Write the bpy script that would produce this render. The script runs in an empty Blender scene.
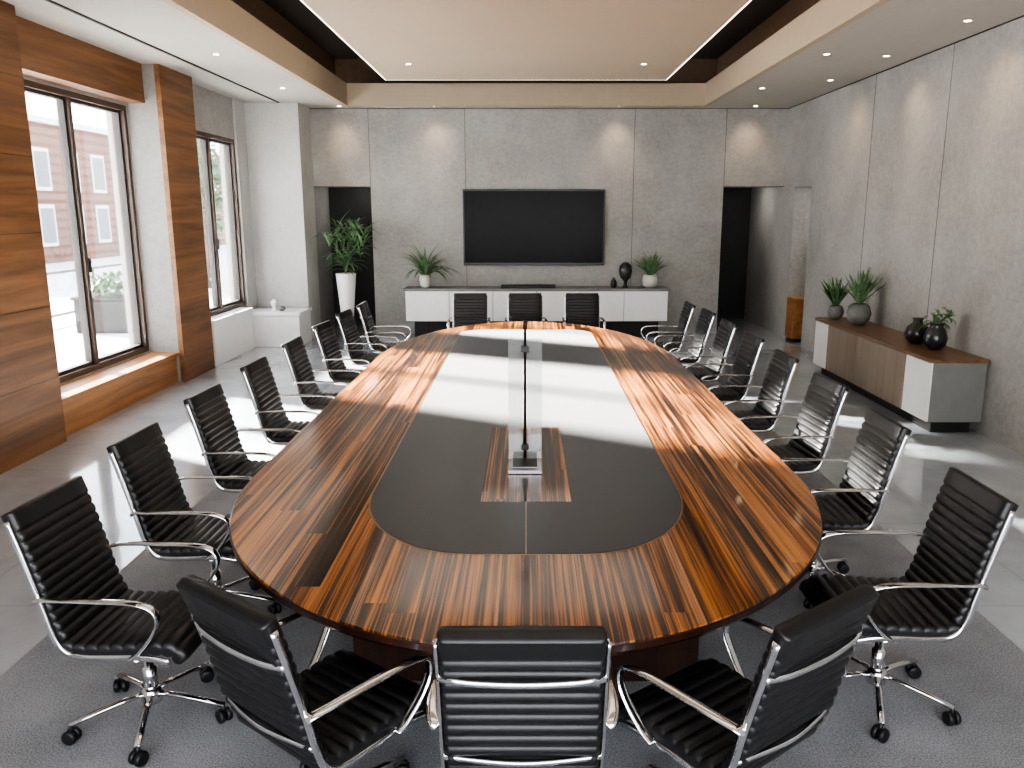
import bpy, bmesh, math, random
from mathutils import Vector, Matrix
random.seed(7)
S = bpy.context.scene
C = S.collection
S.view_settings.look = 'AgX - High Contrast'

# ------------------------------------------------------------------ materials
class NT:
    def __init__(s, name):
        s.m = bpy.data.materials.new(name); s.m.use_nodes = True
        s.t = s.m.node_tree; s.b = s.t.nodes['Principled BSDF']
    def n(s, typ, **kw):
        nd = s.t.nodes.new(typ)
        for k, v in kw.items(): setattr(nd, k, v)
        return nd
    def l(s, a, b): s.t.links.new(a, b)
    def val(s, sock, v):
        if isinstance(v, bpy.types.NodeSocket): s.l(v, sock)
        else: sock.default_value = v
    def math(s, op, a, b=0.0, c=None):
        nd = s.n('ShaderNodeMath', operation=op)
        s.val(nd.inputs[0], a); s.val(nd.inputs[1], b)
        if c is not None: s.val(nd.inputs[2], c)
        return nd.outputs[0]
    def coords(s, scale=(1, 1, 1), rot=(0, 0, 0), kind='Object'):
        tc = s.n('ShaderNodeTexCoord'); mp = s.n('ShaderNodeMapping')
        mp.inputs['Scale'].default_value = scale; mp.inputs['Rotation'].default_value = rot
        s.l(tc.outputs[kind], mp.inputs[0]); return mp.outputs[0]
    def noise(s, vec, scale, detail=4, rough=.55, dist=0):
        nd = s.n('ShaderNodeTexNoise'); s.l(vec, nd.inputs['Vector'])
        nd.inputs['Scale'].default_value = scale; nd.inputs['Detail'].default_value = detail
        nd.inputs['Roughness'].default_value = rough; nd.inputs['Distortion'].default_value = dist
        return nd.outputs[0]
    def ramp(s, fac, stops, interp='LINEAR'):
        nd = s.n('ShaderNodeValToRGB'); s.l(fac, nd.inputs[0]); cr = nd.color_ramp; cr.interpolation = interp
        while len(cr.elements) < len(stops): cr.elements.new(.5)
        for e, (p, c) in zip(cr.elements, stops): e.position = p; e.color = (*c, 1)
        return nd.outputs[0]
    def mix(s, fac, a, b, mode='MIX'):
        nd = s.n('ShaderNodeMix', data_type='RGBA', blend_type=mode)
        s.val(nd.inputs[0], fac)
        for i, v in ((6, a), (7, b)):
            if isinstance(v, tuple): nd.inputs[i].default_value = (*v, 1)
            else: s.l(v, nd.inputs[i])
        return nd.outputs[2]
    def bump(s, h, strength=.2, dist=.01):
        nd = s.n('ShaderNodeBump'); nd.inputs['Strength'].default_value = strength
        nd.inputs['Distance'].default_value = dist
        s.l(h, nd.inputs['Height']); s.l(nd.outputs[0], s.b.inputs['Normal'])
    def set(s, **kw):
        for k, v in kw.items():
            k = k.replace('_', ' ')
            i = s.b.inputs[k]
            if isinstance(v, tuple): i.default_value = (*v, 1)
            else: s.val(i, v)
        return s

def simple(name, col, rough=.5, metal=0, coat=0, var=.12, scale=8, bump=0, coatr=.05, **kw):
    k = NT(name); v = k.coords()
    f = k.noise(v, scale, 3)
    c2 = tuple(min(1, c * (1 + var)) for c in col); c1 = tuple(c * (1 - var) for c in col)
    k.l(k.ramp(f, [(.3, c1), (.7, c2)]), k.b.inputs['Base Color'])
    k.set(Roughness=rough, Metallic=metal, Coat_Weight=coat, Coat_Roughness=coatr)
    for a, b in kw.items(): k.b.inputs[a.replace('_', ' ')].default_value = b
    if bump: k.bump(k.noise(v, scale * 12, 3), bump, .004)
    return k.m

def concrete(name, lo, hi, rough=.8):
    k = NT(name); v = k.coords()
    a = k.noise(v, .9, 6, .65); b = k.noise(v, 18, 6, .7)
    m = k.math('MULTIPLY_ADD', b, .45, k.math('MULTIPLY', a, .6))
    k.l(k.ramp(m, [(.34, lo), (.70, hi)]), k.b.inputs['Base Color'])
    k.set(Roughness=rough); k.bump(k.noise(v, 45, 5, .7), .15, .008)
    return k.m

def woodmat(name, c1, c2, c3, grain='y', scale=1, rough=.35, coat=.2):
    k = NT(name)
    sc = {'x': (.8, 14, 14), 'y': (14, .8, 14), 'z': (14, 14, .8)}[grain]
    v = k.coords(tuple(s * scale for s in sc))
    f = k.noise(v, 1.2, 7, .62, .6)
    g = k.noise(k.coords(tuple(s * scale * .25 for s in sc)), 1.0, 3)
    m = k.math('ADD', k.math('MULTIPLY', f, .7), k.math('MULTIPLY', g, .3))
    k.l(k.ramp(m, [(.32, c1), (.5, c2), (.68, c3)]), k.b.inputs['Base Color'])
    k.set(Roughness=rough, Coat_Weight=coat, Coat_Roughness=.12)
    k.bump(f, .12, .003)
    return k.m

def zebrawood():
    k = NT('zebrawood_veneer')
    tc = k.n('ShaderNodeTexCoord'); sp = k.n('ShaderNodeSeparateXYZ'); k.l(tc.outputs['Object'], sp.inputs[0])
    x, y = sp.outputs[0], sp.outputs[1]
    W, L = .095, 2.4
    cell = k.math('FLOOR', k.math('DIVIDE', x, W))
    wn = k.n('ShaderNodeTexWhiteNoise', noise_dimensions='1D'); k.l(cell, wn.inputs['W'])
    seg = k.math('FLOOR', k.math('DIVIDE', k.math('MULTIPLY_ADD', wn.outputs[0], L, y), L))
    cb = k.n('ShaderNodeCombineXYZ'); k.l(cell, cb.inputs[0]); k.l(seg, cb.inputs[1])
    wn2 = k.n('ShaderNodeTexWhiteNoise', noise_dimensions='3D'); k.l(cb.outputs[0], wn2.inputs[0])
    r = wn2.outputs[0]
    def streak(fx, fy, off, det, seed):
        c = k.n('ShaderNodeCombineXYZ')
        k.l(k.math('MULTIPLY', x, fx), c.inputs[0])
        k.l(k.math('MULTIPLY_ADD', r, off, k.math('MULTIPLY', y, fy)), c.inputs[1])
        c.inputs[2].default_value = seed
        return k.noise(c.outputs[0], 1, det, .6, .06)
    s1 = streak(40, .45, 3, 4, 1); s2 = streak(120, .9, 3, 3, 5); s3 = streak(5, .5, 1.0, 2, 9)
    m = k.math('ADD', k.math('MULTIPLY', s1, .52), k.math('MULTIPLY', s2, .34))
    m = k.math('ADD', m, k.math('MULTIPLY', s3, .16))
    m = k.math('ADD', m, k.math('MULTIPLY', k.math('SUBTRACT', r, .5), .08))
    col = k.ramp(m, [(.425, (.010, .005, .004)), (.485, (.055, .019, .007)), (.53, (.29, .10, .024)), (.62, (.60, .25, .065))])
    k.l(col, k.b.inputs['Base Color'])
    k.set(Roughness=.28, Coat_Weight=.8, Coat_Roughness=.08)
    return k.m

M = {}
M['conc'] = concrete('wall_concrete', (.265, .258, .245), (.43, .422, .405))
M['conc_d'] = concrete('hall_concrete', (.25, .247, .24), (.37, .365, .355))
M['pier'] = concrete('pier_concrete', (.20, .195, .187), (.31, .303, .29))
M['conc_lit'] = concrete('window_lit_concrete', (.42, .415, .405), (.56, .555, .54))  # column concrete, window brightness put into its paler colour
M['white'] = simple('ceiling_paint', (.46, .435, .395), .8, var=.02)
M['cream'] = simple('cream_fascia', (.44, .365, .275), .7, var=.02)
M['tan'] = simple('tan_ceiling_panel', (.45, .375, .285), .8, var=.01, scale=1)
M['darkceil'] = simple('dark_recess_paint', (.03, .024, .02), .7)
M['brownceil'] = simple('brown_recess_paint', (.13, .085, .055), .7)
M['wood'] = woodmat('walnut_panel', (.08, .036, .015), (.19, .088, .036), (.285, .14, .06), 'y', .5, .5, .05)
M['woodbench'] = woodmat('oak_plinth', (.18, .08, .029), (.36, .168, .064), (.50, .25, .10), 'y', .5, .4, .2)
M['zebra'] = zebrawood()
M['darkwood'] = woodmat('dark_pedestal_wood', (.012, .006, .004), (.035, .014, .009), (.06, .022, .012), 'z', .6, .35, .3)
M['credwood'] = woodmat('ash_brown_door', (.22, .175, .14), (.27, .22, .178), (.32, .262, .215), 'z', .7, .5, 0)
M['credtop'] = woodmat('credenza_top_wood', (.12, .066, .036), (.20, .115, .065), (.27, .165, .095), 'y', .9, .4, .2)
M['black'] = simple('black_inlay_lacquer', (.009, .0088, .009), .32, coat=0, Sheen_Weight=.19, Sheen_Roughness=.45, Specular_IOR_Level=.3)
M['bronze'] = simple('bronze_trim_metal', (.35, .24, .15), .3, 1)
M['leather'] = simple('black_leather', (.013, .013, .014), .40, coat=.14, scale=30, bump=.12, coatr=.3)
M['chrome'] = simple('polished_chrome', (.78, .78, .79), .10, 1, var=.02)
M['plastic'] = simple('black_plastic', (.014, .014, .015), .45)
M['frame'] = simple('bronze_window_frame', (.09, .064, .048), .45)
M['sash'] = simple('dark_window_sash', (.045, .041, .038), .45)
M['tv'] = simple('screen_glass', (.007, .007, .008), .2, Specular_IOR_Level=.08)
M['tvframe'] = simple('screen_bezel', (.006, .006, .006), .3)
M['whitelac'] = simple('white_lacquer', (.84, .84, .83), .3, coat=.3, var=.02)
M['grey'] = simple('grey_laminate', (.22, .22, .215), .45, var=.05)
M['darkgrey'] = simple('charcoal_laminate', (.02, .02, .02), .5)
M['ceramic'] = simple('dark_ceramic', (.026, .026, .028), .3, coat=.4)
M['stone'] = simple('grey_stoneware', (.18, .18, .175), .55, scale=25)
M['palepot'] = simple('pale_stoneware', (.60, .59, .56), .5, scale=25, var=.05)
M['whiteceramic'] = simple('white_ceramic', (.84, .83, .81), .3, coat=.3, var=.02)
M['leaf'] = simple('green_leaf', (.09, .17, .075), .42, var=.5, scale=14)
M['leaf2'] = simple('sage_leaf', (.14, .235, .12), .45, var=.4, scale=14)
M['soil'] = simple('potting_soil', (.03, .02, .014), .9, scale=30)
M['seam'] = simple('panel_seam', (.15, .148, .14), .9)
M['steel'] = simple('brushed_steel', (.38, .38, .39), .35, 1)
M['facadewin'] = simple('facade_window_glass', (.16, .17, .18), .5)

def glassmat(name, tint, refl, frost=0):
    k = NT(name); tr = k.n('ShaderNodeBsdfTransparent'); gl = k.n('ShaderNodeBsdfGlossy'); mx = k.n('ShaderNodeMixShader')
    tr.inputs[0].default_value = (*tint, 1); gl.inputs[0].default_value = (1, 1, 1, 1); gl.inputs['Roughness'].default_value = .02
    fr = k.n('ShaderNodeFresnel'); fr.inputs[0].default_value = 1.4
    k.l(k.math('MINIMUM', k.math('ADD', k.math('MULTIPLY', fr.outputs[0], .7), refl), .5), mx.inputs[0])
    k.l(tr.outputs[0], mx.inputs[1]); k.l(gl.outputs[0], mx.inputs[2])
    out = mx.outputs[0]
    if frost:
        df = k.n('ShaderNodeBsdfTranslucent'); df.inputs[0].default_value = (.9, .92, .92, 1)
        d2 = k.n('ShaderNodeBsdfDiffuse'); d2.inputs[0].default_value = (.9, .92, .92, 1)
        m1 = k.n('ShaderNodeMixShader'); k.l(df.outputs[0], m1.inputs[1]); k.l(d2.outputs[0], m1.inputs[2])
        m2 = k.n('ShaderNodeMixShader'); m2.inputs[0].default_value = frost; k.l(out, m2.inputs[1]); k.l(m1.outputs[0], m2.inputs[2]); out = m2.outputs[0]
    k.l(out, k.t.nodes['Material Output'].inputs[0]); return k.m
M['glass'] = glassmat('window_glass', (.97, .98, .98), .0)
M['tglass'] = glassmat('frosted_panel_glass', (.92, .95, .94), .06, .13)

def emis(name, col, st):
    k = NT(name); k.set(Base_Color=col, Emission_Color=col, Emission_Strength=st); return k.m
M['led'] = emis('led_glow', (1, .92, .8), 5)
M['lamp'] = emis('downlight_glow', (1, .88, .7), 5)

def floormat():
    k = NT('polished_floor_tile'); v = k.coords()
    br = k.n('ShaderNodeTexBrick', offset=0.0); k.l(v, br.inputs['Vector'])
    br.inputs['Scale'].default_value = 1; br.inputs['Brick Width'].default_value = 1.2; br.inputs['Row Height'].default_value = 1.2
    br.inputs['Mortar Size'].default_value = .004; br.inputs['Color1'].default_value = (.98, .98, .98, 1); br.inputs['Color2'].default_value = (1, 1, 1, 1)
    br.inputs['Mortar'].default_value = (.82, .82, .82, 1)
    n = k.noise(v, 1.6, 6, .6)
    c = k.ramp(n, [(.3, (.39, .43, .47)), (.7, (.53, .57, .615))])
    k.l(k.mix(1.0, c, br.outputs[0], 'MULTIPLY'), k.b.inputs['Base Color'])
    k.set(Roughness=k.math('MULTIPLY_ADD', k.noise(v, 3, 4), .14, .07), Coat_Weight=.8, Coat_Roughness=.05)
    return k.m
M['floor'] = floormat()
def rugmat():
    k = NT('grey_loop_carpet'); v = k.coords()
    n = k.noise(v, 130, 3, .7); n2 = k.noise(v, 2.2, 4)
    m = k.math('ADD', k.math('MULTIPLY', n, .75), k.math('MULTIPLY', n2, .25))
    k.l(k.ramp(m, [(.36, (.18, .185, .195)), (.62, (.45, .457, .475))]), k.b.inputs['Base Color'])
    k.set(Roughness=.95); k.bump(n, .8, .01); return k.m
M['rug'] = rugmat()
def brickmat():
    k = NT('brick_facade')
    br = k.n('ShaderNodeTexBrick'); k.l(k.coords(rot=(math.pi / 2, 0, 0)), br.inputs['Vector'])
    br.inputs['Scale'].default_value = 1.0
    br.inputs['Color1'].default_value = (.14, .056, .036, 1); br.inputs['Color2'].default_value = (.17, .072, .047, 1); br.inputs['Mortar'].default_value = (.20, .12, .09, 1)
    br.inputs['Brick Width'].default_value = .5; br.inputs['Row Height'].default_value = .2
    k.l(br.outputs[0], k.b.inputs['Base Color']); k.set(Roughness=.9); return k.m
M['brick'] = brickmat()
M['pave'] = simple('terrace_paving', (.7, .69, .67), .8, var=.06)

# ------------------------------------------------------------------ geometry helpers
def link(o, parent=None):
    C.objects.link(o)
    if parent: o.parent = parent
    return o
def tag(o, label=None, cat=None, group=None, kind=None):
    if label: o['label'] = label
    if cat: o['category'] = cat
    if group: o['group'] = group
    if kind: o['kind'] = kind
    return o
def fixn(me):
    b = bmesh.new(); b.from_mesh(me); bmesh.ops.recalc_face_normals(b, faces=b.faces); b.to_mesh(me); b.free()
def mesh(name, V, F, mat, parent=None, loc=(0, 0, 0), smooth=False):
    me = bpy.data.meshes.new(name); me.from_pydata([tuple(v) for v in V], [], F)
    me.materials.append(mat)
    if smooth: me.polygons.foreach_set('use_smooth', [True] * len(me.polygons))
    me.update(); fixn(me)
    o = bpy.data.objects.new(name, me); o.location = loc
    return link(o, parent)
BF = [(0, 3, 2, 1), (4, 5, 6, 7), (0, 1, 5, 4), (1, 2, 6, 5), (2, 3, 7, 6), (3, 0, 4, 7)]
def boxes(name, L, mat, parent=None, bevel=0):
    """one mesh from a list of (x0,x1,y0,y1,z0,z1); origin at footprint centre when top-level"""
    if parent: loc = (0, 0, 0)
    else: loc = ((min(b[0] for b in L) + max(b[1] for b in L)) / 2, (min(b[2] for b in L) + max(b[3] for b in L)) / 2, min(b[4] for b in L))
    V, F = [], []
    for x0, x1, y0, y1, z0, z1 in L:
        n = len(V)
        V += [(x - loc[0], y - loc[1], z - loc[2]) for x, y, z in ((x0, y0, z0), (x1, y0, z0), (x1, y1, z0), (x0, y1, z0), (x0, y0, z1), (x1, y0, z1), (x1, y1, z1), (x0, y1, z1))]
        F += [tuple(i + n for i in f) for f in BF]
    o = mesh(name, V, F, mat, parent, loc)
    if bevel:
        m = o.modifiers.new('b', 'BEVEL'); m.width = bevel; m.segments = 2; m.limit_method = 'ANGLE'
    return o
def struct(name, L, mat, **k):
    return tag(boxes(name, L, mat, **k), kind='structure')
def thing(name, label, cat, loc, rot=0, group=None):
    e = bpy.data.objects.new(name, None); e.empty_display_size = .1; e.location = loc; e.rotation_euler = (0, 0, rot)
    link(e); return tag(e, label, cat, group)
def lathe(prof, seg=28, c=(0, 0)):
    V, F = [], []
    for r, z in prof:
        for i in range(seg):
            a = 2 * math.pi * i / seg; V.append((c[0] + r * math.cos(a), c[1] + r * math.sin(a), z))
    for j in range(len(prof) - 1):
        for i in range(seg):
            F.append((j * seg + i, j * seg + (i + 1) % seg, (j + 1) * seg + (i + 1) % seg, (j + 1) * seg + i))
    F.append(tuple(range(seg))); F.append(tuple((len(prof) - 1) * seg + i for i in range(seg)))
    return V, F
def smoothpath(P, n=6):
    P = [Vector(p) for p in P]; out = []
    for i in range(len(P) - 1):
        p0 = P[max(i - 1, 0)]; p1 = P[i]; p2 = P[i + 1]; p3 = P[min(i + 2, len(P) - 1)]
        for j in range(n):
            t = j / n
            out.append(.5 * ((2 * p1) + (-p0 + p2) * t + (2 * p0 - 5 * p1 + 4 * p2 - p3) * t * t + (-p0 + 3 * p1 - 3 * p2 + p3) * t ** 3))
    out.append(P[-1]); return out
def sweep(P, ra, rb=None, seg=8, up=(0, 0, 1)):
    rb = rb or ra; V, F = [], []
    ref = Vector(up)
    for i, p in enumerate(P):
        t = (P[min(i + 1, len(P) - 1)] - P[max(i - 1, 0)]).normalized()
        s = t.cross(ref)
        if s.length < .05: s = t.cross(Vector((1, 0, 0)))
        s.normalize(); u = s.cross(t).normalized()
        for k in range(seg):
            a = 2 * math.pi * k / seg; V.append(p + s * ra * math.cos(a) + u * rb * math.sin(a))
    for i in range(len(P) - 1):
        for k in range(seg):
            F.append((i * seg + k, i * seg + (k + 1) % seg, (i + 1) * seg + (k + 1) % seg, (i + 1) * seg + k))
    F.append(tuple(range(seg))); F.append(tuple((len(P) - 1) * seg + k for k in range(seg)))
    return V, F
def sweepx(P, rx, rn, seg=10):
    V, F = [], []
    X = Vector((1, 0, 0))
    for i, p in enumerate(P):
        t = (P[min(i + 1, len(P) - 1)] - P[max(i - 1, 0)]).normalized()
        u = t.cross(X).normalized(); s = u.cross(t).normalized()
        for k in range(seg):
            a = 2 * math.pi * k / seg; V.append(p + s * rx * math.cos(a) + u * rn * math.sin(a))
    for i in range(len(P) - 1):
        for k in range(seg):
            F.append((i * seg + k, i * seg + (k + 1) % seg, (i + 1) * seg + (k + 1) % seg, (i + 1) * seg + k))
    F.append(tuple(range(seg))); F.append(tuple((len(P) - 1) * seg + k for k in range(seg)))
    return V, F
def merge(*parts):
    V, F = [], []
    for v, f in parts:
        n = len(V); V += [tuple(p) for p in v]; F += [tuple(i + n for i in q) for q in f]
    return V, F
def clampv(vf, axis, lim):
    V = []
    for p in vf[0]:
        p = list(p)
        if p[axis] > lim: p[axis] = lim - (p[axis] - lim) * .3
        V.append(tuple(p))
    return V, vf[1]
def boxvf(x0, x1, y0, y1, z0, z1):
    return [(x0, y0, z0), (x1, y0, z0), (x1, y1, z0), (x0, y1, z0), (x0, y0, z1), (x1, y0, z1), (x1, y1, z1), (x0, y1, z1)], list(BF)

# ------------------------------------------------------------------ room shell
YB = 14.3; XR = 4.4; ZC = 3.8; Y0 = -2.6; XW = -4.72; XC = -3.62; W1 = 7.7
struct('floor', [(-5.2, 6.2, Y0, 18, -.12, 0)], M['floor'])
struct('wall_left', [
    (XW - .25, XW, Y0, W1, 0, 4.7), (XW - .25, XW, W1, 10.1, 0, .4), (XW - .25, XW, W1, 10.1, 3.33, 4.7),
    (XW - .25, XW, 10.1, 11.07, 0, 4.7), (XW - .25, -4.5, 11.07, 11.15, 0, 4.7),
    (-4.75, -4.5, 11.15, 13.1, 0, .64), (-4.75, -4.5, 11.15, 13.1, 3.2, 4.7), (-4.75, -4.5, 13.1, 13.6, 0, 4.7)], M['conc'])
struct('trim_15', [(-4.75, XC, 13.55, YB, 0, ZC), (-4.5, -4.47, 13.1, 13.55, 0, ZC)], M['conc_lit'])
struct('wall_back', [(-2.65, 3.37, YB, YB + .2, 0, 4.7), (-3.95, -2.65, YB, YB + .2, 2.52, 4.7), (3.37, XR + .2, YB, YB + .2, 2.52, 4.7)], M['conc'])
struct('wall_right', [(XR, XR + .2, Y0, 12.9, 0, 4.7), (XR, XR + .2, 12.9, 13.7, 2.5, 4.7), (XR, XR + .2, 13.7, 16.8, 0, 4.7)], M['conc'])
struct('wall_front', [(-5.15, XR + .2, Y0 - .2, Y0, 0, .5), (-5.15, XR + .2, Y0 - .2, Y0, 3.3, 4.7), (-5.15, -3.6, Y0 - .2, Y0, .5, 3.3), (3.6, XR + .2, Y0 - .2, Y0, .5, 3.3)], M['conc'])
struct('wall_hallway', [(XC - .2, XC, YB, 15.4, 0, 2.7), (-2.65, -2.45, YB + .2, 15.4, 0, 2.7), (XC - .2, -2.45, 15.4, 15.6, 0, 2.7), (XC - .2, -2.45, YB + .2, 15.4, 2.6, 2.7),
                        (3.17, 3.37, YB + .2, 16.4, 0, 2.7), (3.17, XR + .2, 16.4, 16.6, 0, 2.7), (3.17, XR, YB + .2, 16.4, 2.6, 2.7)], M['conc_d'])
struct('wall_niche', [(XR + .2, 6.0, 12.5, 12.7, 0, 2.7), (XR + .2, 6.0, 14.2, 14.4, 0, 2.7), (6.0, 6.2, 12.5, 14.4, 0, 2.7), (XR + .2, 6.2, 12.5, 14.4, 2.7, 2.8)], M['conc'])
struct('door_1', [(XC + .01, -2.66, 15.33, 15.39, 0, 2.59)], M['darkgrey'])
struct('door_2', [(3.38, 4.39, 16.32, 16.39, 0, 2.59)], M['darkgrey'])
sm = []
for x in (-2.65, -1.03, 1.83, 3.37): sm.append((x - .005, x + .005, YB - .003, YB + .01, 0 if abs(x) < 2 else 2.52, ZC))
sm += [(XC, -2.65, YB - .003, YB + .01, 2.52, 2.535), (3.37, XR, YB - .003, YB + .01, 2.52, 2.535)]
struct('trim_1', sm, M['seam'])
struct('trim_2', [(XR - .003, XR + .01, y - .005, y + .005, 0, ZC) for y in (4.3, 6.3, 8.9, 10.8)], M['seam'])
struct('ceiling', [(-5.15, -2.92, Y0, YB, ZC, ZC + .1), (2.92, XR, Y0, YB, ZC, ZC + .1), (-2.92, 2.92, 13.9, YB, ZC, ZC + .1), (-2.92, 2.92, Y0, -1.5, ZC, ZC + .1)], M['white'])
struct('trim_3', [(-2.98, -2.90, -1.5, 13.88, ZC - .006, 4.14), (2.90, 2.98, -1.5, 13.88, ZC - .006, 4.14), (-2.98, 2.98, 13.88, 13.96, ZC - .006, 4.14), (-2.98, 2.98, -1.58, -1.5, ZC - .006, 4.14)], M['cream'])
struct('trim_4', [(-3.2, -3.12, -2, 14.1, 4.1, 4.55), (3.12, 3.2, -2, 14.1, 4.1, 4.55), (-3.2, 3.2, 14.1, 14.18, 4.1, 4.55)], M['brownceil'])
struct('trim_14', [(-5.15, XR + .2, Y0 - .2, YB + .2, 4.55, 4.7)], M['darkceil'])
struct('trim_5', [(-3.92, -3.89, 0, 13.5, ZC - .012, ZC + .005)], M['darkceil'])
struct('trim_6', [(XR - .02, XR + .001, 0, YB, ZC - .008, ZC + .005), (XC, XR, YB - .02, YB + .001, ZC - .008, ZC + .005)], M['darkceil'])  # dark strips stand in for the shadow gap along the ceiling edge
p = thing('ceiling_panel', 'large tan suspended ceiling panel edged with thin glowing line', 'ceiling panel', (0, 5.65, 3.95))
boxes('panel_board', [(-2, 2, -6.65, 6.65, 0, .08)], M['tan'], p)
boxes('led_strip', [(-2.012, -2.0, -6.66, 6.66, 0.0, .02), (2.0, 2.012, -6.66, 6.66, 0.0, .02), (-2.0, 2.0, 6.65, 6.66, 0.0, .02)], M['led'], p)
for x in (-1.2, 1.2):
    for y in (-5, 0, 5): boxes('hanger', [(x - .02, x + .02, y - .02, y + .02, .08, .6)], M['darkceil'], p)

struct('trim_7', [(XW, -4.3, 5.7, 7.36, 0, ZC)], M['wood'])
struct('trim_8', [(XW, -4.36, 10.1, 11.07, 0, ZC)], M['pier'])
struct('trim_9', [(-4.36, -4.3, 10.1, 11.07, 0, ZC)], M['wood'])
struct('trim_10', [(XW, -4.5, 7.36, 10.1, 3.36, ZC)], M['wood'])
struct('trim_11', [(XW, -4.40, 7.36, 10.1, 0, .34), (XW, -4.36, 7.36, 10.1, .34, .38)], M['woodbench'])
struct('trim_12', [(-4.3 - .001, -4.296, 5.7, 7.36, z, z + .006) for z in (.62, 1.27, 1.92, 2.57, 3.22)], M['darkwood'])
struct('trim_13', [(-4.5, -4.28, 11.15, 12.75, .6, .64), (-4.5, -4.3, 11.15, 12.75, 0, .6)], M['whitelac'])

def window(name, X, y0, y1, z0, z1):
    w = thing(name, None, None, (X, (y0 + y1) / 2, z0)); w['kind'] = 'structure'
    h = z1 - z0; a = (y1 - y0) / 2; f = .06
    boxes('frame', [(-.16, -.01, -a, -a + f, 0, h), (-.16, -.01, a - f, a, 0, h), (-.16, -.01, -a + f, a - f, 0, f), (-.16, -.01, -a + f, a - f, h - f, h), (-.15, -.03, -.03, .03, f, h - f)], M['frame'], w)
    for s in (-1, 1):
        c0, c1 = (-a + f, -.03) if s < 0 else (.03, a - f); g = .035
        boxes('sash', [(-.12, -.06, c0, c0 + g, f, h - f), (-.12, -.06, c1 - g, c1, f, h - f), (-.12, -.06, c0 + g, c1 - g, f, f + g), (-.12, -.06, c0 + g, c1 - g, h - f - g, h - f)], M['sash'], w)
        boxes('pane', [(-.095, -.088, c0 + g, c1 - g, f + g, h - f - g)], M['glass'], w)
    boxes('handle', [(-.06, -.03, .06, .09, h * .36, h * .36 + .16), (-.04, -.02, .06, .08, h * .36 + .1, h * .36 + .13)], M['steel'], w)
window('window_1', XW, W1, 10.1, .4, 3.33)
window('window_2', -4.5, 11.15, 13.1, .64, 3.2)

tag(boxes('area_rug', [(-2.42, 2.42, .5, 11.9, 0, .008)], M['rug']), 'large flat grey loop-pile rug under the conference table', 'rug')

# ------------------------------------------------------------------ exterior
struct('floor_terrace', [(-70, -5.2, -20, 120, -.3, -.12)], M['pave'])
def building(x0, x1, y0, y1, h, mat, label):
    b = thing('building', label, 'building', ((x0 + x1) / 2, (y0 + y1) / 2, -.12))
    w, l = (x1 - x0) / 2, (y1 - y0) / 2
    boxes('facade', [(-w, w, -l, l, 0, h)], mat, b)
    boxes('cornice', [(-w - .2, w + .2, -l - .2, l + .2, h, h + .25)], M['pave'], b)
    def fw(v):
        x0, x1, y0, y1, z0, z1 = v
        boxes('facade_window', [v], M['facadewin'], b)
        if x1 - x0 > .5: boxes('window_surround', [(x0 - .12, x1 + .12, y0 + .01, y1, z0 - .15, z1 + .15)], M['pave'], b)
        else: boxes('window_surround', [(x0, x1 - .01, y0 - .12, y1 + .12, z0 - .15, z1 + .15)], M['pave'], b)
    x = -w + 1.0
    while x < w - 1.5:
        z = .9
        while z < h - 1.6: fw((x, x + 1.0, -l - .03, -l, z, z + 1.5)); z += 2.4
        x += 2.2
    y = -l + 1.2
    while y < min(l - 1.5, -l + 14):
        z = .9
        while z < h - 1.6: fw((w, w + .03, y, y + 1.0, z, z + 1.5)); z += 2.4
        y += 2.4
building(-34, -21, 30, 58, 6.0, M['brick'], 'red brick building with rows of windows beyond the terrace')
r = thing('terrace_railing', 'thin dark metal railing along the terrace', 'railing', (-9.5, 15, -.12))
for z in (1.0, .15): boxes('rail', [(-.03, .03, -9, 9, z, z + .05)], M['sash'], r)
for i in range(10): boxes('post', [(-.02, .02, -9 + i * 2.0 - .02, -9 + i * 2.0 + .02, 0, 1.0)], M['sash'], r)
def blades(n, base, L, W, lean, spread=.02, seed=0, zfold=.15, minlean=.1, curl=.5):
    R = random.Random(seed); V, F = [], []
    for i in range(n):
        az = R.uniform(0, 2 * math.pi); le = R.uniform(minlean, lean); ln = L * R.uniform(.65, 1.05); w = W * R.uniform(.7, 1.1)
        d = Vector((math.cos(az), math.sin(az), 0)); s = Vector((-d.y, d.x, 0)); p = Vector(base) + d * R.uniform(0, spread)
        a = le; N = 6; n0 = len(V)
        for j in range(N + 1):
            t = j / N; ww = w * math.sin(math.pi * min(1, .18 + t * .82)) ** .8 if j < N else .001
            nrm = Vector((-d.x * math.cos(a), -d.y * math.cos(a), math.sin(a)))
            V += [p - s * ww + nrm * ww * zfold * 2, p.copy(), p + s * ww + nrm * ww * zfold * 2]
            p = p + (d * math.sin(a) + Vector((0, 0, math.cos(a)))) * (ln / N); a += curl / N * (1 + le)
        for j in range(N):
            q = n0 + j * 3; F += [(q, q + 1, q + 4, q + 3), (q + 1, q + 2, q + 5, q + 4)]
    return V, F
def leafcloud(n, centre, rad, L, W, seed):
    R = random.Random(seed); parts = []
    for i in range(n):
        v = Vector((R.gauss(0, 1), R.gauss(0, 1), R.gauss(0, 1))); v = v.normalized() * R.uniform(.5, 1)
        c = Vector(centre) + Vector((v.x * rad[0], v.y * rad[1], v.z * rad[2]))
        parts.append(blades(1, c, L, W, 1.9, .0, seed * 1000 + i, .1, .4, .5))
    return merge(*parts)
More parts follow.
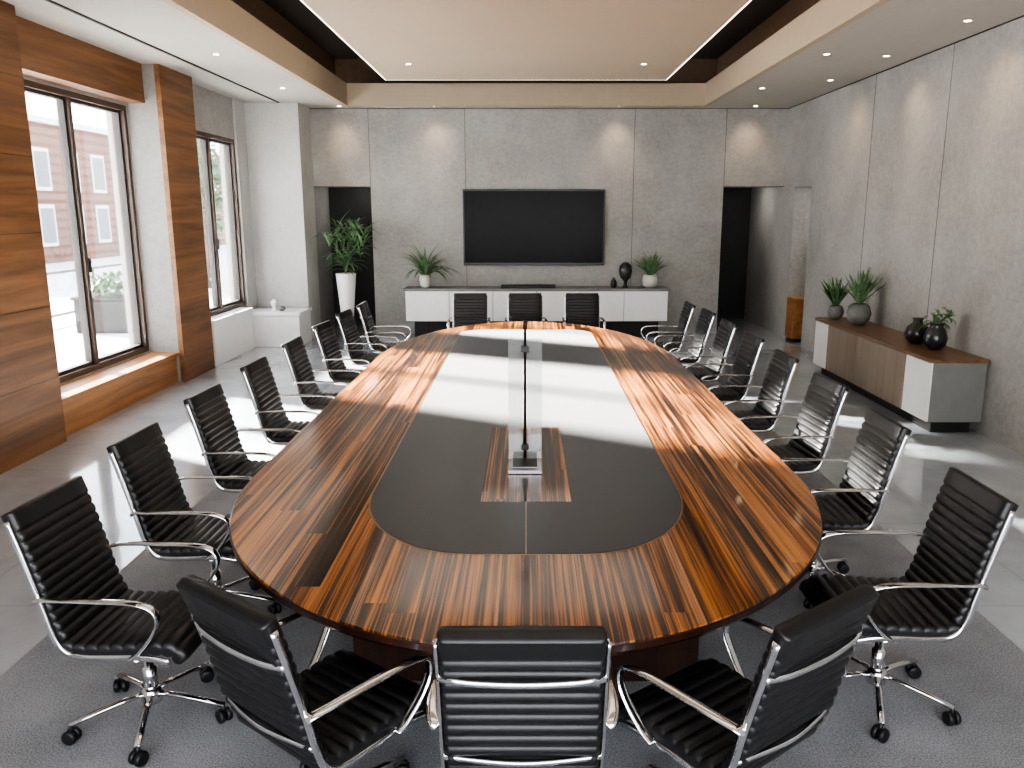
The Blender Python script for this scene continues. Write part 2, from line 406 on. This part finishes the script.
for k, (x, y, h) in enumerate([(-11, 27, 6.0), (-12.5, 31, 5.5), (-9.5, 24.5, 4.2)]):
    t = thing('tree', 'leafy green tree growing beyond the terrace', 'tree', (x, y, -.12), 0, 'trees beyond the terrace')
    v, f = sweep(smoothpath([(0, 0, 0), (.05, 0, h * .35), (-.05, .05, h * .7)]), .11); mesh('trunk', v, f, M['darkwood'], t, smooth=True)
    v, f = leafcloud(420, (0, 0, h * .68), (1.0, 1.0, h * .33), .42, .1, 50 + k); mesh('foliage', v, f, M['leaf'], t)
t = thing('terrace_planter', 'dark square planter with low shrub on the terrace', 'planter', (-7.9, 15.6, -.12), 0)
boxes('box', [(-.5, .5, -.5, .5, 0, .62)], M['plastic'], t, .02)
boxes('rim', [(-.53, .53, -.53, .53, .62, .68)], M['plastic'], t, .01)
v, f = leafcloud(160, (0, 0, .85), (.42, .42, .22), .26, .04, 77); mesh('foliage', v, f, M['leaf'], t)

# ------------------------------------------------------------------ conference table
TY = 6.3; YN, YF = 2.34, 10.25
def outline():
    P = []
    for i in range(33):
        a = -math.pi / 2 + math.pi / 2 * i / 32
        P.append((1.43 * math.cos(a), YN + 1.75 + 1.75 * math.sin(a) - TY))
    for i in range(1, 33):
        a = math.pi / 2 * i / 32
        P.append((1.43 * math.cos(a), YF - 2.7 + 2.7 * math.sin(a) - TY))
    P += [(-x, y) for x, y in reversed(P[1:-1])]
    return P
def inset(P, d):
    out = []; n = len(P)
    for i in range(n):
        a = Vector(P[i - 1]); b = Vector(P[(i + 1) % n]); t = (b - a).normalized()
        out.append((P[i][0] - t.y * d, P[i][1] + t.x * d))
    return out
def rings(levels):
    V, F = [], []; n = len(levels[0][0])
    for P, z in levels: V += [(x, y, z) for x, y in P]
    for j in range(len(levels) - 1):
        for i in range(n): F.append((j * n + i, j * n + (i + 1) % n, (j + 1) * n + (i + 1) % n, (j + 1) * n + i))
    F.append(tuple(range(n))); F.append(tuple((len(levels) - 1) * n + i for i in range(n)))
    return V, F
T = thing('conference_table', 'long rounded glossy streaked wood conference table with black inlay', 'table', (0, TY, .008))
O = outline()
v, f = rings([(inset(O, .008), .742), (inset(O, .005), .736)])
mesh('table_top', v, f, M['zebra'], T)
v, f = rings([(inset(O, .005), .7355), (O, .733), (O, .712), (inset(O, .02), .69), (inset(O, .12), .676)])
tag(mesh('table_edge', v, f, M['darkwood'], T), 'dark underside and edge band')
def rrect(w, y0, y1, r0, r1, e0=None):
    P = []
    def arc(cx, cy, rx, ry, a0, a1, n=14):
        for i in range(n + 1):
            a = math.radians(a0 + (a1 - a0) * i / n); P.append((cx + rx * math.cos(a), cy + ry * math.sin(a)))
    e0 = e0 or r0
    arc(w - r0, y0 + e0, r0, e0, -90, 0); arc(w - r1, y1 - r1, r1, r1, 0, 90); arc(-w + r1, y1 - r1, r1, r1, 90, 180); arc(-w + r0, y0 + e0, r0, e0, 180, 270)
    return P
I = rrect(.75, 3.08 - TY, 9.5 - TY, .52, .3, .75)
v, f = rings([(inset(I, -.009), .7415), (inset(I, -.009), .7426)]); mesh('inlay_border', v, f, M['bronze'], T)
v, f = rings([(I, .7422), (I, .7436)]); mesh('black_inlay', v, f, M['black'], T)
boxes('centre_veneer', [(-.215, .215, 3.68 - TY, 5.05 - TY, .7430, .7446)], M['zebra'], T)
boxes('seam_line', [(-.003, .003, 3.08 - TY, 3.68 - TY, .743, .7444)], M['bronze'], T)
for i, (a, b) in enumerate(((3.35, 5.1), (5.7, 7.2), (7.8, 9.3))):
    boxes('pedestal', [(-.78, .78, a - TY, b - TY, 0, .62), (-.9, .9, a - TY - .12, b - TY + .12, .62, .678)], M['darkwood'], T, .01)

G = thing('glass_table_screen', 'narrow glass panel on thin black post with silver base', 'table screen', (-.005, 4.28, .7536))
boxes('base', [(-.09, .09, -.19, .17, 0, .02), (-.07, .07, -.15, .13, .02, .026)], M['steel'], G, .004)
boxes('base_top', [(-.065, .065, -.145, .125, .0255, .03)], M['darkgrey'], G)
v, f = lathe([(.007, .028), (.007, .74), (.011, .745), (.011, .78), (.004, .79)], 14); mesh('post', v, f, M['plastic'], G, smooth=True)
for s in (-1, 1): boxes('glass_panel', [(min(s * .09, s * .012), max(s * .09, s * .012), -.005, .003, .03, .69)], M['tglass'], G, .002)
for z in (.08, .62): boxes('clamp', [(-.02, .02, -.012, .012, z, z + .03)], M['plastic'], G)

# ------------------------------------------------------------------ chairs
def sling(path, ribs, hw, th, amp, plain_top=0.0, per=8):
    P = smoothpath([(0, a, b) for a, b in path], 40)
    L = [0]
    for i in range(1, len(P)): L.append(L[-1] + (P[i] - P[i - 1]).length)
    tot = L[-1]; N = ribs * per
    V, F = [], []
    cols = [-1, -.985, -.93, -.6, -.2, .2, .6, .93, .985, 1]
    def at(s):
        for i in range(1, len(L)):
            if L[i] >= s - 1e-9:
                t = (s - L[i - 1]) / max(1e-9, L[i] - L[i - 1]); return P[i - 1].lerp(P[i], t), (P[i] - P[i - 1]).normalized()
        return P[-1], (P[-1] - P[-2]).normalized()
    rows = []
    for j in range(N + 1):
        s = tot * j / N; p, t = at(min(s, tot)); n = Vector((0, t.z, -t.y)) * -1
        fr = s / tot
        if fr > 1 - plain_top and plain_top: k = 1.0
        else: k = abs(math.sin(math.pi * j / per)) ** .6
        if j == 0 or j == N: k = -.9
        rows.append((p, n, k))
    nc = len(cols)
    for side in (1, -1):
        for p, n, k in rows:
            for c in cols:
                e = 1 if abs(c) < .95 else (.75 if abs(c) < .99 else .25)
                V.append(p + Vector((c * hw, 0, 0)) + n * side * (th + amp * k) * e)
    R = len(rows); off = R * nc
    for sd in (0, off):
        for j in range(R - 1):
            for c in range(nc - 1): F.append((sd + j * nc + c, sd + j * nc + c + 1, sd + (j + 1) * nc + c + 1, sd + (j + 1) * nc + c))
    for j in range(R - 1):
        F.append((j * nc, (j + 1) * nc, off + (j + 1) * nc, off + j * nc)); F.append((j * nc + nc - 1, (j + 1) * nc + nc - 1, off + (j + 1) * nc + nc - 1, off + j * nc + nc - 1))
    for c in range(nc - 1):
        F.append((c, c + 1, off + c + 1, off + c)); q = (R - 1) * nc; F.append((q + c, q + c + 1, off + q + c + 1, off + q + c))
    return V, F
backp = [(-.205, .47), (-.242, .56), (-.276, .70), (-.316, .85), (-.362, .99)]
seatp = [(-.215, .45), (-.12, .437), (.05, .445), (.18, .455), (.24, .44), (.262, .40)]
parts = []
def part(name, vf, mat, label=None, smooth=True):
    me = bpy.data.meshes.new(name); me.from_pydata([tuple(p) for p in vf[0]], [], vf[1]); me.materials.append(mat); fixn(me)
    if smooth: me.polygons.foreach_set('use_smooth', [True] * len(me.polygons))
    parts.append((name, me, label))
part('seat', sling(seatp, 10, .234, .022, .013), M['leather'], 'ribbed black leather seat')
part('backrest', sling(backp, 13, .227, .018, .012, .14), M['leather'], 'ribbed black leather backrest with smooth top band')
for s in (-1, 1):
    x = s * .234
    rp = smoothpath([(x, .22, .405), (x, .1, .42), (x, -.12, .415), (x, -.2, .44), (x, -.238, .52), (x, -.270, .65), (x, -.319, .83), (x, -.357, .96)], 5)
    part('side_rail', sweepx(rp, .008, .013), M['chrome'], 'chrome side rail')
    ap = smoothpath([(s * .243, -.275, .65), (s * .258, -.258, .662), (s * .268, -.18, .668), (s * .27, 0, .668), (s * .27, .12, .664), (s * .268, .19, .64), (s * .265, .205, .585), (s * .262, .17, .52), (s * .25, .11, .45), (s * .243, .07, .42)], 5)
    part('armrest', sweepx(ap, .019, .008), M['chrome'], 'curved chrome loop armrest')
cb = smoothpath([(-.234, -.33, .835), (-.15, -.355, .835), (0, -.366, .835), (.15, -.355, .835), (.234, -.33, .835)], 5)
cb2 = smoothpath([(-.234, -.248, .53), (0, -.28, .53), (.234, -.248, .53)], 6)
part('crossbar', sweep(cb, .006, .011), M['chrome'], 'chrome crossbar')
part('crossbar', sweep(cb2, .006, .009), M['chrome'], 'chrome crossbar')
part('tilt_mechanism', merge(boxvf(-.06, .06, -.1, .1, .34, .40), sweep(smoothpath([(-.234, .09, .415), (-.12, .06, .385), (0, .04, .375), (.12, .06, .385), (.234, .09, .415)], 4), .012), sweep(smoothpath([(-.234, -.12, .415), (-.12, -.07, .385), (0, -.05, .375), (.12, -.07, .385), (.234, -.12, .415)], 4), .012)), M['chrome'], smooth=False)
part('gas_column', lathe([(.028, .11), (.028, .24), (.018, .245), (.018, .36)], 18), M['chrome'])
sp = [lathe([(.04, .085), (.045, .1), (.04, .14), (.03, .15)], 18)]
tips = []
for i in range(5):
    a = 2 * math.pi * i / 5 + .3; c, sn = math.cos(a), math.sin(a)
    sp.append(sweep([Vector((c * r, sn * r, z)) for r, z in ((.03, .125), (.12, .115), (.22, .098), (.31, .078))], .016, .010, 8)); tips.append((c * .305, sn * .305, a))
part('star_base', merge(*sp), M['chrome'], 'five-spoke chrome base')
for tx, ty, a in tips:
    ws = [lathe([(.008, .03), (.008, .085)], 10, (tx, ty))]
    ax = Vector((math.cos(a + .9), math.sin(a + .9), 0)); tt = Vector((-ax.y, ax.x, 0))
    cen = Vector((tx, ty, .03))
    for o in (-.016, .016):
        V, F = [], []; prof = [(-.012, .020), (-.01, .027), (-.005, .03), (.005, .03), (.01, .027), (.012, .02)]; sg = 16
        for dz, rr in prof:
            for k in range(sg):
                th = 2 * math.pi * k / sg; V.append(cen + ax * (o + dz) + tt * rr * math.cos(th) + Vector((0, 0, rr * math.sin(th))))
        for j in range(len(prof) - 1):
            for k in range(sg): F.append((j * sg + k, j * sg + (k + 1) % sg, (j + 1) * sg + (k + 1) % sg, (j + 1) * sg + k))
        F.append(tuple(range(sg))); F.append(tuple((len(prof) - 1) * sg + k for k in range(sg))); ws.append((V, F))
    part('caster', merge(*ws), M['plastic'], 'black twin-wheel caster')

proto = None
def chair(x, y, ang, label):
    """ang: facing direction in degrees, measured from +Y counterclockwise"""
    global proto
    if proto is None:
        e = bpy.data.objects.new('office_chair', None); e.empty_display_size = .1; ch = []
        for n, me, lb in parts:
            o = bpy.data.objects.new(n, me)
            if lb: o['label'] = lb
            ch.append(o)
        proto = (e, ch); new, kids = e, ch
    else:
        new = proto[0].copy(); kids = [o.copy() for o in proto[1]]
    new.location = (x, y, .008); new.rotation_euler = (0, 0, math.radians(ang)); C.objects.link(new)
    tag(new, label, 'chair', 'office chairs around the conference table')
    for k in kids: C.objects.link(k); k.parent = new
rnd = random.Random(3)
for i, y in enumerate((3.08, 4.0, 5.0, 6.05, 7.1, 8.2, 9.2, 10.1)):
    x = (-1.57, -1.64, -1.68, -1.70, -1.71, -1.72, -1.72, -1.68)[i]
    chair(x, y, -90 + rnd.uniform(-5, 2), 'ribbed black leather office chair on the window side of table')
for i, y in enumerate((3.22, 4.33, 5.35, 6.4, 7.4, 8.35, 9.3, 10.1)):
    x = (1.53, 1.63, 1.70, 1.72, 1.74, 1.74, 1.74, 1.68)[i]
    chair(x, y, 90 + rnd.uniform(-2, 5), 'ribbed black leather office chair on the credenza side of table')
chair(-.01, 2.36, 0, 'ribbed black leather office chair square to the rounded table end')
chair(-.66, 2.48, -38, 'ribbed black leather office chair turned inward at table end')
chair(.645, 2.42, 37, 'ribbed black leather office chair turned inward at table end')
for x in (-.77, 0, .78): chair(x, 10.98, 180 + rnd.uniform(-3, 3), 'ribbed black leather office chair at table end facing away from screen')

# ------------------------------------------------------------------ television, console
tv = thing('television', 'large flat black wall-mounted television with thin bezel', 'television', (.135, YB, 1.2))
boxes('bezel', [(-1.215, 1.215, -.07, -.02, 0, 1.28)], M['tvframe'], tv, .008)
boxes('display', [(-1.19, 1.19, -.073, -.068, .045, 1.255)], M['tv'], tv)
boxes('wall_bracket', [(-.4, .4, -.02, -.001, .4, .9)], M['plastic'], tv)
cs = thing('media_console', 'long low white lacquer console with flat doors below the television', 'console cabinet', (.18, 14.06, 0))
boxes('body', [(-2.23, 2.23, -.2, .235, .27, .80)], M['grey'], cs)
boxes('countertop', [(-2.26, 2.26, -.24, .238, .80, .835)], M['grey'], cs, .004)
boxes('plinth', [(-2.1, 2.1, -.1, .2, 0, .27)], M['darkgrey'], cs)
for i in range(6):
    a = -2.23 + i * 4.46 / 6
    boxes('door', [(a + .004, a + 4.46 / 6 - .004, -.222, -.2, .28, .79)], M['whitelac'], cs, .003)
tag(boxes('soundbar', [(-.42, .5, 13.86, 13.96, .835, .895)], M['plastic'], bevel=.01), 'long slim black soundbar on the white console', 'speaker')

cr = thing('credenza', 'low credenza with brown wood doors and white end doors', 'cabinet', (4.12, 9.18, 0))
h = 1.575
boxes('body', [(-.25, .26, -h, h, .12, .70)], M['grey'], cr)
boxes('countertop', [(-.28, .27, -h - .02, h + .02, .70, .735)], M['credtop'], cr, .004)
boxes('plinth', [(-.18, .2, -h + .08, h - .08, 0, .12)], M['darkgrey'], cr)
for a, b, m in [(-h, -1.05, 'whitelac'), (-1.05, -.42, 'credwood'), (-.42, .2, 'credwood'), (.2, 1.12, 'credwood'), (1.12, h, 'whitelac')]:
    dd = boxes('door', [(-.272, -.25, a + .004, b - .004, .125, .695)], M[m], cr, .002)
    dd['label'] = 'white door' if m == 'whitelac' else 'brown wood door'

# ------------------------------------------------------------------ plants, vases
def potted(label, loc, prof, potmat, foliage, leafmat, soilz, soilr):
    e = thing('potted_plant', label, 'potted plant', loc)
    v, f = lathe(prof, 28); mesh('pot', v, f, potmat, e, smooth=True)
    v, f = lathe([(soilr * .5, soilz - .004), (soilr, soilz)], 20); mesh('soil', v, f, M['soil'], e)
    v, f = foliage; mesh('foliage', v, f, leafmat, e)
    return e
fol = []
R = random.Random(5)
PZ = 1.08
for i in range(15):
    az = R.uniform(0, 6.28); ln = R.uniform(.2, .8); le = R.uniform(.15, .6)
    top = Vector((math.cos(az) * ln * le, math.sin(az) * ln * le * .7, PZ + ln))
    fol.append(sweep(smoothpath([(0, 0, PZ - .02), (top.x * .3, top.y * .3, PZ + ln * .55), top], 3), .007, seg=5))
    for q in range(2): fol.append(blades(7, top * (1 - .09 * q) + Vector((0, 0, -.02 * q)), .42, .02, 1.5, .02, i * 31 + q, .12, .3, .5))
potted('tall spiky leafy plant in tapered white planter beside hall opening', (-3.02, 13.75, 0),
       [(.07, 0), (.075, .02), (.165, PZ - .02), (.17, PZ + .02), (.15, PZ + .02), (.14, PZ - .02)], M['whiteceramic'], merge(*fol), M['leaf2'], PZ - .015, .14)
CT = .835
potted('bushy arching green plant in pale pot on white console', (-1.72, 14.0, CT),
       [(.06, 0), (.09, .04), (.105, .14), (.1, .22), (.085, .22), (.08, .2)], M['palepot'], clampv(blades(60, (0, 0, .19), .7, .022, .95, .05, 3, .12, .05, .9), 1, .27), M['leaf2'], .205, .082)
potted('small spiky succulent in pale grey pot on white console', (2.12, 14.02, CT),
       [(.06, 0), (.12, .05), (.135, .13), (.11, .22), (.09, .22), (.085, .2)], M['palepot'], clampv(blades(46, (0, 0, .2), .44, .028, .9, .04, 8, .2, .05, .3), 1, .25), M['leaf2'], .205, .085)
vv = thing('vase', 'dark round ceramic vase with narrow foot on white console', 'vase', (1.7, 14.02, CT))
v, f = lathe([(.05, 0), (.05, .02), (.025, .05), (.03, .11), (.09, .18), (.115, .28), (.1, .37), (.05, .42), (.03, .43)]); mesh('vase_body', v, f, M['ceramic'], vv, smooth=True)
vv2 = thing('vase', 'small slim dark vase on the white console', 'vase', (1.5, 14.02, CT))
v, f = lathe([(.04, 0), (.055, .05), (.05, .11), (.02, .15), (.025, .17)]); mesh('vase_body', v, f, M['ceramic'], vv2, smooth=True)
Z = .735
potted('spiky agave in round grey stoneware pot on the credenza', (4.13, 10.08, Z),
       [(.07, 0), (.13, .06), (.15, .14), (.12, .23), (.08, .26), (.07, .25)], M['stone'], clampv(blades(34, (0, 0, .24), .48, .03, .75, .03, 21, .2, .03, .1), 0, .24), M['leaf2'], .25, .07)
potted('small spiky agave in grey round pot on the credenza', (4.04, 10.60, Z),
       [(.05, 0), (.09, .04), (.105, .1), (.085, .16), (.06, .18), (.055, .17)], M['stone'], blades(34, (0, 0, .16), .40, .026, .7, .03, 22, .2, .05, .1), M['leaf'], .175, .055)
va = thing('vase', 'squat round dark ceramic vase on the credenza', 'vase', (4.15, 8.58, Z))
v, f = lathe([(.06, 0), (.11, .05), (.125, .11), (.1, .18), (.05, .22), (.045, .25), (.06, .27)]); mesh('vase_body', v, f, M['ceramic'], va, smooth=True)
potted('dark bulbous vase holding green sprigs on the credenza', (4.15, 8.18, Z),
       [(.05, 0), (.10, .05), (.115, .12), (.09, .2), (.06, .24), (.075, .27), (.055, .265)], M['ceramic'], clampv(merge(blades(12, (0, 0, .25), .2, .03, 1.3, .03, 40, .15, .3, .8), leafcloud(26, (.03, 0, .36), (.13, .12, .07), .09, .025, 41)), 0, .23), M['leaf2'], .255, .055)
b = thing('bench_box', 'white boxy low bench beside the concrete column', 'bench', (-3.98, 13.1, 0))
boxes('body', [(-.46, .4, -.3, .4, 0, .5)], M['whitelac'], b, .01); boxes('top_slab', [(-.48, .42, -.32, .42, .5, .55)], M['whitelac'], b, .008)
o = thing('ornament', 'small white sculptural ornament on the white bench', 'ornament', (-4.05, 13.1, .55))
v, f = lathe([(.05, 0), (.06, .02), (.02, .05), (.05, .1), (.055, .14), (.02, .18)]); mesh('ornament_body', v, f, M['whiteceramic'], o, smooth=True)
o = thing('bowl', 'small grey lidded bowl on the white bench', 'bowl', (-3.92, 13.05, .55))
v, f = lathe([(.03, 0), (.06, .03), (.045, .07), (.01, .08)], 20); mesh('bowl_body', v, f, M['stone'], o, smooth=True)
wc = thing('side_cabinet', 'low orange-brown wooden cabinet in the side opening', 'cabinet', (4.62, 13.5, 0))
boxes('body', [(-.24, .3, -.18, .18, .05, .72)], M['woodbench'], wc, .01); boxes('plinth', [(-.2, .26, -.15, .15, 0, .05)], M['darkgrey'], wc)
boxes('door', [(-.22, .28, -.2, -.18, .07, .7)], M['woodbench'], wc, .004)

# ------------------------------------------------------------------ lamps
def downlight(x, y, z, tgt=None, power=0, angle=50, warm=(1, .70, .42)):
    e = thing('downlight', 'small round recessed ceiling downlight', 'ceiling light', (x, y, z), 0, 'recessed downlights')
    v, f = lathe([(.032, -.004), (.046, -.006), (.05, 0), (.032, 0)], 20); mesh('trim_ring', v, f, M['white'], e, smooth=True)
    v, f = lathe([(.001, -.005), (.031, -.005)], 16); mesh('lens', v, f, M['lamp'], e)
    if power:
        L = bpy.data.lights.new('spot', 'SPOT'); L.energy = power; L.spot_size = math.radians(angle); L.spot_blend = 1; L.color = warm; L.shadow_soft_size = .15
        o = bpy.data.objects.new('downlight_lamp', L); o.location = (0, 0, -.03)
        dv = Vector(tgt) - Vector((x, y, z - .03)); o.rotation_euler = dv.to_track_quat('-Z', 'Y').to_euler(); link(o, e)
for x in (-3.05, -1.5, 1.52, 3.75): downlight(x, YB - .35, ZC, (x, YB - .02, 3.15), 26, 84)
for y in (6.3, 7.9, 9.6, 11.3): downlight(XR - .4, y, ZC, (XR - .02, y, 3.05), 26, 84)
for y in (6.5, 9.5, 12): downlight(-3.4, y, ZC); downlight(3.3, y, ZC)
for y in (4.6, 7.5, 11.0): downlight(-1.5, y, 3.95); downlight(1.5, y, 3.95)
def area(name, loc, rot, sx, sy, en, col=(1, .95, .88)):
    L = bpy.data.lights.new(name, 'AREA'); L.shape = 'RECTANGLE'; L.size = sx; L.size_y = sy; L.energy = en; L.color = col
    o = bpy.data.objects.new(name, L); o.location = loc; o.rotation_euler = rot; link(o)
for y in (2.5, 6, 9.5, 12.0): area('added_ceiling_fill', (0, y, 3.93), (0, 0, 0), 3.2, 1.6, 13)  # added fill under the panel, no visible fixture
for s in (-1, 1): area('cove_light', (s * 2.1, 6, 4.05), (0, math.radians(-80 * s), 0), .08, 12, 14, (1, .82, .6))
area('added_front_fill', (0, Y0 + .05, 1.9), (math.radians(95), 0, 0), 7.0, 2.6, 34, (.95, .97, 1))  # unseen fill added behind the camera to brighten the room
area('niche_light', (5.3, 13.4, 2.6), (0, 0, 0), .5, .5, 16)
area('added_hall_fill', (-2.9, 14.9, 2.55), (0, math.radians(25), 0), .3, .3, 4)  # fill added in both passages to lift the dark doorways, no fixture
area('added_hall_fill', (3.8, 15.2, 2.55), (0, math.radians(-20), 0), .3, .3, 5)

sun = bpy.data.lights.new('sun', 'SUN'); sun.energy = 130; sun.angle = math.radians(3.6); sun.color = (1, .95, .88)
so = bpy.data.objects.new('sun', sun); so.rotation_euler = Vector((.88, -.48, -.345)).to_track_quat('-Z', 'Y').to_euler(); so.location = (-20, 20, 15); link(so)
w = bpy.data.worlds.new('world'); S.world = w; w.use_nodes = True
wt = w.node_tree; bg = wt.nodes['Background']
tc = wt.nodes.new('ShaderNodeTexCoord'); sx = wt.nodes.new('ShaderNodeSeparateXYZ'); rp = wt.nodes.new('ShaderNodeValToRGB')
wt.links.new(tc.outputs['Generated'], sx.inputs[0]); wt.links.new(sx.outputs[2], rp.inputs[0]); wt.links.new(rp.outputs[0], bg.inputs[0])
rp.color_ramp.elements[0].color = (1, .99, .97, 1); rp.color_ramp.elements[1].color = (.6, .72, 1, 1)
bg.inputs[1].default_value = 8.5

cam = bpy.data.cameras.new('camera'); cam.lens = 815 / 1024 * 36; cam.sensor_width = 36; cam.shift_x = -14 / 1024
co = bpy.data.objects.new('camera', cam); co.location = (0, 0, 2.1); co.rotation_euler = (math.radians(90 - 11.9), 0, 0); link(co)
S.camera = co
